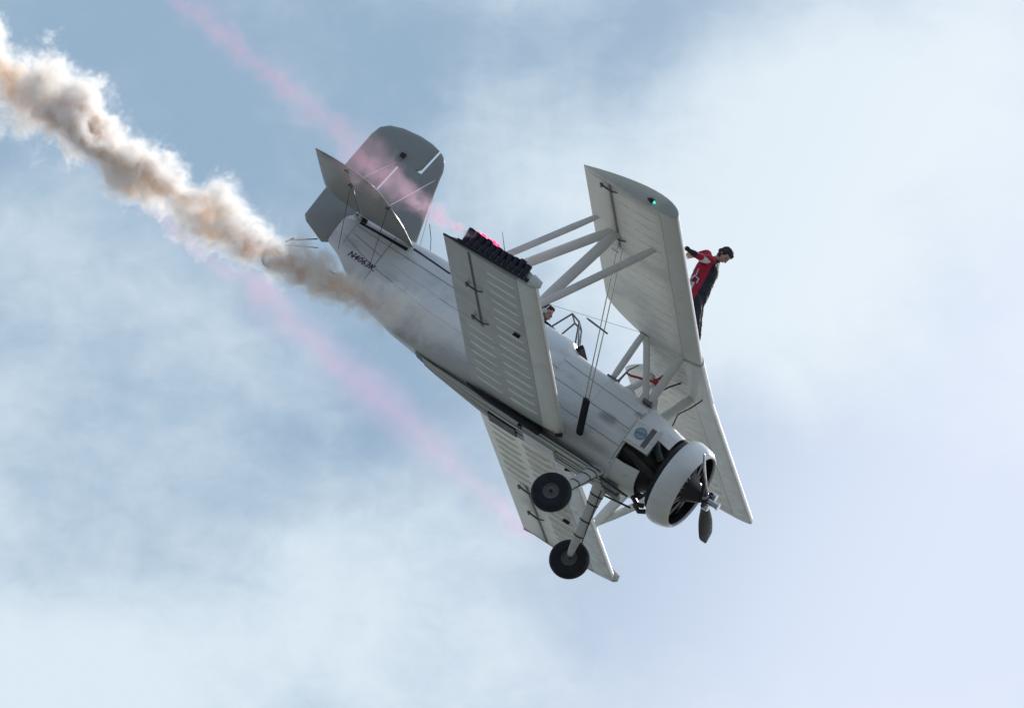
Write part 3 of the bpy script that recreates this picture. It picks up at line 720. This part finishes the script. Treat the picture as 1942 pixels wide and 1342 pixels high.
# ------------------------------------------------------------------ people
def skin_body(joints, edges, name, m, parent, root, sub=3):
    me = bpy.data.meshes.new(name); ks = list(joints); me.from_pydata([joints[k][0] for k in ks], [(ks.index(a), ks.index(b)) for a, b in edges], [])
    o = bpy.data.objects.new(name, me); C.objects.link(o)
    o.modifiers.new('s', 'SKIN'); 
    for i, k in enumerate(ks):
        r = joints[k][1]; r = r if isinstance(r, tuple) else (r, r)
        me.skin_vertices[0].data[i].radius = r; me.skin_vertices[0].data[i].use_root = (k == root)
    s = o.modifiers.new('d', 'SUBSURF'); s.levels = sub; s.render_levels = sub
    dg = bpy.context.evaluated_depsgraph_get(); me2 = bpy.data.meshes.new_from_object(o.evaluated_get(dg)); bpy.data.objects.remove(o)
    me2.materials.clear(); o2 = link(name, me2, None, parent)
    for mm in m: me2.materials.append(mm)
    for p in me2.polygons: p.use_smooth = True
    return o2
def ellipsoid(c, r, R=None, seg=20, rings=14):
    V = []; F = []
    for i in range(1, rings):
        ph = math.pi * i / rings
        for k in range(seg):
            th = 2 * math.pi * k / seg; v = Vector((r[0] * math.sin(ph) * math.cos(th), r[1] * math.sin(ph) * math.sin(th), r[2] * math.cos(ph)))
            V.append((R @ v if R else v) + Vector(c))
    n = len(V); v = Vector((0, 0, r[2])); V.append((R @ v if R else v) + Vector(c)); v = Vector((0, 0, -r[2])); V.append((R @ v if R else v) + Vector(c))
    for i in range(rings - 2):
        for k in range(seg): k2 = (k + 1) % seg; F.append((i * seg + k, i * seg + k2, (i + 1) * seg + k2, (i + 1) * seg + k))
    for k in range(seg): k2 = (k + 1) % seg; F.append((n, k2, k)); F.append((n + 1, (rings - 2) * seg + k, (rings - 2) * seg + k2))
    return V, F
def head(c, R, parent, hair=True):
    """head with face; local x is where it looks, z its crown"""
    c = Vector(c); V, F = ellipsoid((0, 0, 0), (.095, .076, .118), None, 28, 20)
    for i, v in enumerate(V):
        v = Vector(v)
        if v.z < -.01: v.y *= 1 - .30 * min(1, (-v.z - .01) / .1); v.x *= 1 - .05 * min(1, -v.z / .1)
        if v.x > 0 and v.z < 0: v.x += .010 * math.exp(-((v.z + .085) / .025) ** 2) * math.exp(-(v.y / .03) ** 2)   # chin
        if v.x > 0: v.x -= .010 * math.exp(-((v.z - .005) / .02) ** 2) * math.exp(-((abs(v.y) - .032) / .018) ** 2)  # eye sockets
        V[i] = c + R @ v
    B = MB().add(V, F)
    P_ = lambda x, y, z: c + R @ Vector((x, y, z))
    B.tube([P_(.088, 0, .015), P_(.103, 0, -.015), P_(.112, 0, -.032), P_(.098, 0, -.040)], [.008, .011, .014, .009], 8)
    for s in (-1, 1):
        v, f = ellipsoid((0, 0, 0), (.020, .008, .032), None, 10, 8); B.add([c + R @ (Vector(q) + Vector((-.005, s * .078, -.005))) for q in v], f)
    h = B.out('head', M['skin'], parent, 60)
    for s in (-1, 1):
        v, f = ellipsoid((0, 0, 0), (.008, .012, .007), None, 10, 8); MB().add([c + R @ (Vector(q) + Vector((.083, s * .032, .004))) for q in v], f).out('eye', M['eye'], h)
    v, f = ellipsoid((0, 0, 0), (.008, .024, .006), None, 10, 8); MB().add([c + R @ (Vector(q) + Vector((.091, 0, -.062))) for q in v], f).out('mouth', M['lip'], h)
    if hair:
        V, F = ellipsoid((0, 0, 0), (.108, .090, .128), None, 40, 28); keep = []
        for i, v in enumerate(V):
            v = Vector(v); nn = mnoise.noise(v * 28) * .012 + mnoise.noise(v * 70) * .006; v = v * (1 + nn / .1)
            fr = .050 + .02 * mnoise.noise(v * 30)
            front = v.x > fr - .0 and v.z < .055; low = v.z < -.055 + max(0, v.x) * .9
            if front or low: v = v * .82
            V[i] = c + R @ (v + Vector((-.006, 0, .006)))
        MB().add(V, F).out('hair', M['hair'], h, 60)
    return h
def hand(B, wrist, d, pn, s=1., curl=.5, side=1):
    """palm and five fingers; d points along the hand, pn out of the palm"""
    wrist = Vector(wrist); d = Vector(d).normalized(); pn = (Vector(pn) - d * Vector(pn).dot(d)).normalized(); l = d.cross(pn) * side
    B.tube([wrist - d * .02, wrist + d * .02, wrist + d * .06, wrist + d * .088], [.026, .034, .042, .036], 10, .42, l)
    for i, (o, L) in enumerate(((-.030, .068), (-.010, .080), (.010, .075), (.029, .058))):
        p = wrist + d * .08 + l * o; q = p + (d + pn * curl * .5 + l * o * 3).normalized() * L * .5; r = q + (d * .8 + pn * curl * 1.4).normalized() * L * .5
        B.tube([p - d * .015, p, q, r], [.009, .0095, .0085, .006], 7)
    p = wrist + d * .025 - l * .034; q = p + (d * .6 - l * .7 + pn * .3).normalized() * .035; r = q + (d - l * .15 + pn * .4).normalized() * .03
    B.tube([p + l * .02, p, q, r], [.013, .013, .011, .008], 8)

# wing walker: standing upright-ish on the centre section, arms swept back
FEET = Vector((.68, 0, 1.965))
walker = empty('person', AIR @ Matrix.Translation(FEET), 'wing walker in red and black suit standing on the upper wing, arms swept back', 'person')
inv = Matrix.Translation(-FEET)
def L(v): return tuple(Vector(v) - FEET)
J = {'pel': (L((.17, 0, 2.74)), (.175, .18)), 'wst': (L((.125, 0, 2.92)), (.172, .165)), 'chs': (L((.07, 0, 3.13)), (.185, .195)), 'top': (L((.06, 0, 3.25)), (.13, .15)), 'nck': (L((.09, 0, 3.335)), .055), 'hdb': (L((.11, 0, 3.40)), .05)}
for s, n in ((-1, 'r'), (1, 'l')):
    J['hip' + n] = (L((.22, s * .09, 2.66)), .118); J['thg' + n] = (L((.34, s * .115, 2.48)), .10); J['kne' + n] = (L((.48, s * .13, 2.30)), .064); J['clf' + n] = (L((.545, s * .13, 2.17)), .06); J['ank' + n] = (L((.64, s * .13, 2.04)), .042)
J['shr'] = (L((.06, -.18, 3.225)), .072); J['shl'] = (L((.05, .18, 3.24)), .072)
J['elr'] = (L((-.07, -.32, 3.145)), .048); J['wrr'] = (L((-.225, -.47, 3.115)), .032)
J['ell'] = (L((-.17, .33, 3.46)), .05); J['wrl'] = (L((-.34, .44, 3.34)), .032)
E_ = [('pel', 'wst'), ('wst', 'chs'), ('chs', 'top'), ('top', 'nck'), ('nck', 'hdb')]
for n in 'rl': E_ += [('pel', 'hip' + n), ('hip' + n, 'thg' + n), ('thg' + n, 'kne' + n), ('kne' + n, 'clf' + n), ('clf' + n, 'ank' + n), ('top', 'sh' + n), ('sh' + n, 'el' + n), ('el' + n, 'wr' + n)]
body = skin_body(J, E_, 'body', [M['suit'], M['suitred'], M['white'], M['skin']], walker, 'pel')
bz = M['suit'].copy(); bz.name = 'red and black suit'; g = G(bz.node_tree)
o = g.n('ShaderNodeTexCoord').outputs['Object']; sp = g.n('ShaderNodeSeparateXYZ'); g.L.new(o, sp.inputs[0]); x, y, z = sp.outputs
x = g.m('ADD', x, FEET.x); z = g.m('ADD', z, FEET.z); t_ = g.m('DIVIDE', g.m('SUBTRACT', z, 2.74), .54)
fw = g.m('SUBTRACT', x, g.m('SUBTRACT', .17, g.m('MULTIPLY', t_, .11))); ay_ = g.m('ABSOLUTE', y)
def lt(a, b, e=.006): return g.ss(a, g.m('SUBTRACT', b, -e) if not isinstance(b, float) else b + e, g.m('SUBTRACT', b, e) if not isinstance(b, float) else b - e)
def an(*a):
    r = a[0]
    for q in a[1:]: r = g.m('MULTIPLY', r, q)
    return r
gt = lambda a, b: g.m('SUBTRACT', 1., lt(a, b))
redm = g.m('MAXIMUM', an(gt(z, 2.66), lt(fw, g.m('ADD', .045, g.m('MULTIPLY', t_, .025))), lt(z, 3.34), lt(ay_, .30)), an(gt(z, 2.95), gt(ay_, .19), lt(ay_, .36)))
whm = g.m('MAXIMUM', an(gt(ay_, .215), lt(ay_, .285), lt(z, 3.21), gt(z, 3.)), an(gt(z, 2.60), lt(z, 2.86), lt(y, -.05), gt(fw, -.14), lt(fw, -.055)))
c = g.mix(redm, (.012, .014, .026), (.40, .008, .035)); c = g.mix(whm, c, (.72, .72, .72)); c = g.mix(an(gt(z, 3.335), lt(ay_, .10)), c, (.50, .30, .24))
g.L.new(c, g.N['Principled BSDF'].inputs['Base Color'])
bp_ = g.n('ShaderNodeBump'); bp_.inputs['Strength'].default_value = .8; bp_.inputs['Distance'].default_value = .03
g.L.new(g.noise(g.v('MULTIPLY', o, (9, 9, 16)), 1., 3, .6, .6), bp_.inputs['Height']); g.L.new(bp_.outputs[0], g.N['Principled BSDF'].inputs['Normal'])
body.data.materials.clear(); body.data.materials.append(bz)
for v in body.data.vertices:        # wind-pulled folds
    n_ = mnoise.noise(v.co * 11) * .012 + mnoise.noise(v.co * 26) * .006
    if v.co.z + FEET.z < 3.30: v.co += v.normal * n_
for p in body.data.polygons: p.material_index = 0
tilt = Matrix.Rotation(rad(30), 3, 'Y') @ Matrix.Rotation(rad(-12), 3, 'Z')
head(L((.142, 0, 3.445)), tilt, walker)
hb = MB(); hand(hb, L((-.225, -.47, 3.115)), (-.6, -.6, -.1), (-.2, .1, -1), 1, .3); hb.out('hand', M['skin'], walker)
hb = MB(); hand(hb, L((-.34, .44, 3.34)), (-.6, .5, -.2), (-.2, -.1, -1), 1, .3, -1); hb.out('hand', M['skin'], walker)
for s in (-1, 1):
    bt = MB(); a = Vector(L((.65, s * .13, 2.03))); bt.tube([a + Vector((-.03, 0, .08)), a, a + Vector((.0, 0, -.045))], [.05, .052, .05], 10)
    bt.tube([a + Vector((-.06, 0, -.03)), a + Vector((.03, 0, -.032)), a + Vector((.12, 0, -.045)), a + Vector((.19, 0, -.05))], [.03, .045, .043, .026], 10, .75, (0, 1, 0)); bt.out('boot', M['boot'], walker)
hs = MB(); hs.tube([L((.05, -.16, 2.80)), L((.02, -.17, 2.86)), L((.04, -.175, 2.94)), L((.11, -.172, 2.93)), L((.12, -.165, 2.86))], [.016, .02, .016, .018, .014], 8); hs.tube([L((.05, -.17, 2.93)), L((.02, -.17, 3.05))], .010, 6); hs.out('harness_buckle', M['chrome'], walker)
hb2 = MB(); ring_pts = []
for k in range(25):
    t_ = 2 * math.pi * k / 24; ring_pts.append(L((.125 + .140 * math.cos(t_), .158 * math.sin(t_), 2.855 + .05 * math.cos(t_))))
hb2.tube(ring_pts, .018, 6, .4, (0, 0, 1), cap=False); hb2.out('belt', M['suit'], walker)

# pilot in the open cockpit
SEAT = Vector((-1.40, 0, .55))
pilot = empty('person', AIR @ Matrix.Translation(SEAT), 'pilot with headset whose head shows above the open cockpit behind the windscreen', 'person')
def L2(v): return tuple(Vector(v) - SEAT)
J = {'pel': (L2((-1.42, 0, .62)), (.13, .16)), 'chs': (L2((-1.45, 0, .95)), (.12, .16)), 'top': (L2((-1.43, 0, 1.12)), (.09, .12)), 'nck': (L2((-1.40, 0, 1.23)), .055), 'hdb': (L2((-1.385, 0, 1.32)), .048)}
for s, n in ((-1, 'r'), (1, 'l')):
    J['sh' + n] = (L2((-1.42, s * .17, 1.10)), .065); J['el' + n] = (L2((-1.30, s * .24, .85)), .048); J['wr' + n] = (L2((-1.08, s * .12, .82)), .034)
    J['hi' + n] = (L2((-1.38, s * .09, .60)), .09); J['kn' + n] = (L2((-.98, s * .15, .66)), .07); J['an' + n] = (L2((-.75, s * .14, .30)), .045)
E_ = [('pel', 'chs'), ('chs', 'top'), ('top', 'nck'), ('nck', 'hdb')]
for n in 'rl': E_ += [('top', 'sh' + n), ('sh' + n, 'el' + n), ('el' + n, 'wr' + n), ('pel', 'hi' + n), ('hi' + n, 'kn' + n), ('kn' + n, 'an' + n)]
skin_body(J, E_, 'body', [M['cloth']], pilot, 'pel')
head(L2((-1.365, -.02, 1.435)), Matrix.Rotation(rad(-8), 3, 'Y') @ Matrix.Rotation(rad(-25), 3, 'Z'), pilot)
hp = MB(); pts = [L2((-1.375, -.02 + .098 * math.cos(t_), 1.43 + .125 * math.sin(t_))) for t_ in [math.pi * k / 12 for k in range(13)]]
hp.tube(pts, .010, 6); 
for s in (-1, 1): hp.lathe([(0, .038), (.03, .036), (.035, .02)], L2((-1.375, -.02 + s * .085, 1.425)), (0, s, 0), 14)
hp.tube([L2((-1.375, -.105, 1.41)), L2((-1.30, -.10, 1.375)), L2((-1.26, -.05, 1.37))], .006, 6)
hp.out('headset', M['band'], pilot)
for s in (-1, 1):
    hb = MB(); hand(hb, L2((-1.08, s * .12, .82)), (.9, -s * .3, 0), (0, -s, -.3), 1, .8, s); hb.out('hand', M['skin'], pilot)

# ------------------------------------------------------------------ smoke
def px_pt(x, z_, y): return Vector((x, y, z_))
def hull(name, pts, radii, label, cat, group, lump=.10, seg=28, grow=1.25, step=.12, seed=0., lobes=()):
    """lumpy closed skin round the trail; the smoke inside is a volume"""
    V = []; F = []; P_ = []; R_ = []
    for a, b, ra, rb in zip(pts, pts[1:], radii, radii[1:]):
        n = max(1, int((b - a).length / step))
        for i in range(n): P_.append(a.lerp(b, i / n)); R_.append(ra + (rb - ra) * i / n)
    P_.append(pts[-1]); R_.append(radii[-1])
    for i, p in enumerate(P_):
        t = (P_[min(i + 2, len(P_) - 1)] - P_[max(i - 2, 0)]).normalized(); u = t.cross(Vector((0, 1, 0))).normalized(); w = t.cross(u)
        end = min(1, .25 + i * .3, .25 + (len(P_) - 1 - i) * .3)
        for k in range(seg):
            th = 2 * math.pi * k / seg; d = u * math.cos(th) + w * math.sin(th); q = p + d * R_[i]
            r = R_[i] * (grow + lump * 2 * mnoise.noise(q * 1.6 / max(.3, R_[i]) + Vector((seed, 0, 0))))
            V.append(p + d * r * end)
    for i in range(len(P_) - 1):
        for k in range(seg): k2 = (k + 1) % seg; F.append((i * seg + k, i * seg + k2, (i + 1) * seg + k2, (i + 1) * seg + k))
    F += [tuple(range(seg)), tuple((len(P_) - 1) * seg + k for k in range(seg))]
    o = build(name, V, F, None, None, None); o.matrix_world = AIR
    for p in o.data.polygons: p.use_smooth = True
    o['label'] = label; o['category'] = cat; o['kind'] = 'stuff'
    if group: o['group'] = group
    return o
def curve_of(g, x, table, k):
    """piecewise-linear function of x through table rows (x, ...)[k]"""
    t = sorted(table); r = None
    lo = t[0][0]; hi = t[-1][0]
    rc = g.n('ShaderNodeFloatCurve'); c = rc.mapping.curves[0]
    vals = [row[k] for row in t]; mn, mx = min(vals), max(vals) + 1e-6
    for i, row in enumerate(t):
        p = ((row[0] - lo) / (hi - lo), (row[k] - mn) / (mx - mn))
        if i == 0: c.points[0].location = p
        elif i == len(t) - 1: c.points[-1].location = p
        else: c.points.new(*p)
    for q in c.points: q.handle_type = 'AUTO'
    rc.mapping.update()
    g.put(rc.inputs['Value'], g.lin(x, lo, hi)); return g.lin(rc.outputs[0], 0., 1., mn, mx)
def trail_material(name, table, dens, color_core, color_edge, warp, nscale, aniso, edge=.55, wisp=.9, patch=None, power=1.6, stepr=1.):
    """table rows: x, z, radius, y, density factor: the trail axis in the aircraft frame"""
    m = bpy.data.materials.new(name); m.use_nodes = True; nt = m.node_tree; nt.nodes.clear(); g = G(nt)
    o = g.n('ShaderNodeTexCoord').outputs['Object']
    sx_ = g.n('ShaderNodeSeparateXYZ'); g.L.new(o, sx_.inputs[0]); grow = g.lin(sx_.outputs[0], -3.5, -8.5, .55, 1.35)
    wv = g.v('SCALE', g.v('SUBTRACT', g.noise(o, nscale, 3, .55, 0., 'Color'), (.5, .5, .5)), g.m('MULTIPLY', grow, warp * 2))
    wb = g.v('SCALE', g.v('SUBTRACT', g.noise(g.v('ADD', o, (5.3, 2.1, 7.7)), nscale * .42, 1, .5, 0., 'Color'), (.5, .5, .5)), g.m('MULTIPLY', grow, warp * 2.1))
    wv = g.v('ADD', wv, wb)
    w2 = g.v('SCALE', g.v('SUBTRACT', g.noise(g.v('ADD', o, wv), nscale * 3.2, 3, .6, 0., 'Color'), (.5, .5, .5)), warp * 1.15)
    q = g.v('ADD', g.v('ADD', o, wv), w2)
    sp = g.n('ShaderNodeSeparateXYZ'); g.L.new(q, sp.inputs[0]); x, y, z = sp.outputs
    so_ = g.n('ShaderNodeSeparateXYZ'); g.L.new(o, so_.inputs[0]); x0 = so_.outputs[0]
    zc = curve_of(g, x0, table, 1); R = g.m('MULTIPLY', curve_of(g, x0, table, 2), g.lin(g.noise(g.v('MULTIPLY', o, (1.6, .3, .3)), 1., 3, .6), .3, .7, .72, 1.32)); yc = curve_of(g, x0, table, 3); df = curve_of(g, x0, table, 4)
    dy = g.m('SUBTRACT', y, yc); dz = g.m('SUBTRACT', z, zc)
    r = g.m('DIVIDE', g.m('SQRT', g.m('ADD', g.m('MULTIPLY', dy, dy), g.m('MULTIPLY', dz, dz))), R)
    n = g.noise(q, nscale * 2.6, 5, .62)
    f = g.m('ADD', r, g.m('MULTIPLY', g.m('SUBTRACT', n, .5), wisp))
    body = g.ss(f, 1.0, edge)
    core = g.m('MULTIPLY', g.ss(f, .62, .05), g.lin(x0, -2.0, -3.9, .12, 1.))
    d = g.m('MULTIPLY', g.m('MULTIPLY', g.m('POWER', body, power), dens), df)
    if patch:
        color_core = g.mix(g.ss(g.noise(g.v('ADD', q, (1.5, 8., 3.)), nscale * .8, 3, .55), .44, .58), tuple(color_core), patch)
    col = g.mix(core, color_edge, color_core)
    pv = g.n('ShaderNodeVolumePrincipled'); g.L.new(d, pv.inputs['Density']); g.L.new(col, pv.inputs['Color']); pv.inputs['Anisotropy'].default_value = aniso
    out = g.n('ShaderNodeOutputMaterial'); g.L.new(pv.outputs[0], out.inputs['Volume'])
    m.cycles.volume_step_rate = stepr
    return m
# x, z, radius, y, density factor
MAIN = [(-0.072, 0.644, 0.099, -0.66, 0.0), (-0.466, 0.592, 0.282, -0.7, 0.05), (-0.926, 0.506, 0.325, -0.72, 0.07), (-1.497, 0.336, 0.381, -0.76, 0.1), (-1.951, 0.245, 0.423, -0.8, 0.13), (-2.432, 0.182, 0.438, -0.8, 0.15), (-2.872, 0.12, 0.438, -0.78, 0.3), (-3.271, 0.022, 0.395, -0.74, 0.55), (-3.781, 0.077, 0.381, -0.65, 0.9), (-4.245, 0.082, 0.381, -0.5, 1.2), (-4.777, 0.038, 0.367, -0.25, 1.15), (-5.318, 0.033, 0.395, -0.15, 1.1), (-5.98, 0.081, 0.438, -0.1, 1.1), (-6.58, 0.053, 0.48, -0.1, 1.1), (-7.122, 0.065, 0.508, -0.1, 1.05), (-7.77, 0.099, 0.522, -0.1, 1.0), (-8.501, 0.125, 0.621, -0.1, 0.9), (-9.235, 0.152, 0.677, -0.1, 0.85), (-10.089, 0.098, 0.776, -0.1, 0.8), (-11.302, 0.043, 0.917, -0.1, 0.7), (-13.068, -0.001, 1.059, -0.1, 0.5)]
PR = [(-0.861, 0.372, 0.035, -5.3, 1.0), (-1.052, 0.347, 0.078, -5.35, 7.0), (-1.211, 0.28, 0.113, -5.4, 7.0), (-1.53, 0.303, 0.141, -5.4, 4.5), (-1.933, 0.325, 0.24, -5.4, 2.4), (-2.392, 0.364, 0.353, -5.4, 1.0), (-2.86, 0.415, 0.423, -5.4, 0.7), (-3.454, 0.519, 0.395, -5.4, 0.5), (-4.233, 0.637, 0.325, -5.4, 0.5), (-5.117, 0.779, 0.311, -5.4, 0.5), (-5.98, 0.89, 0.311, -5.4, 0.5), (-6.949, 1.024, 0.254, -5.4, 0.5), (-8.107, 1.173, 0.268, -5.4, 0.4)]
PL = [(-1.255, 0.111, 0.099, 5.3, 5.0), (-1.572, 0.18, 0.212, 5.3, 2.4), (-2.058, 0.295, 0.311, 5.3, 1.5), (-2.884, 0.446, 0.423, 5.3, 0.8), (-3.689, 0.567, 0.494, 5.3, 0.85), (-4.473, 0.655, 0.48, 5.3, 0.9), (-5.258, 0.744, 0.438, 5.3, 1.0), (-6.068, 0.865, 0.395, 5.3, 1.1), (-6.856, 0.954, 0.339, 5.3, 1.2), (-7.67, 1.076, 0.296, 5.3, 1.3), (-8.461, 1.166, 0.268, 5.3, 1.2), (-9.278, 1.287, 0.198, 5.3, 0.8), (-10.205, 1.433, 0.212, 5.3, 0.6), (-11.521, 1.607, 0.226, 5.3, 0.4)]
def lay(tab): return [Vector((r[0], r[3], r[1])) for r in tab], [r[2] for r in tab]
p, r = lay(MAIN)
sm = hull('smoke_trail', p, r, 'billowing white and brown smoke trail pouring from the belly past the tail to the upper left', 'smoke trail', None, .28, grow=1.75)
sm.data.materials.append(trail_material('oil smoke', MAIN, 9., (.955, .69, .41), (.99, .99, .985), .56, 1.7, .28, edge=.50, wisp=1.9, patch=(.66, .45, .33), stepr=STEP))
p, r = lay(PR)
s2 = hull('smoke_trail', p, r, 'pink smoke ribbon streaming from the burning flares across the tail towards the top edge', 'smoke trail', 'pink flare smoke', .2, grow=2.0, seed=4)
s2.data.materials.append(trail_material('pink flare smoke', PR, 1.9, (.96, .46, .62), (.93, .66, .80), .26, 2.2, .2, edge=-.3, wisp=1.7, power=1.2, stepr=STEP))
p, r = lay(PL)
s3 = hull('smoke_trail', p, r, 'faint pink smoke ribbon passing below and behind the white trail to the far lower wingtip', 'smoke trail', 'pink flare smoke', .2, grow=1.7, seed=9)
s3.data.materials.append(trail_material('thin pink smoke', PL, 1.5, (.95, .56, .76), (.93, .66, .84), .26, 1.3, .2, edge=-.6, wisp=.7, power=1.2, stepr=STEP))
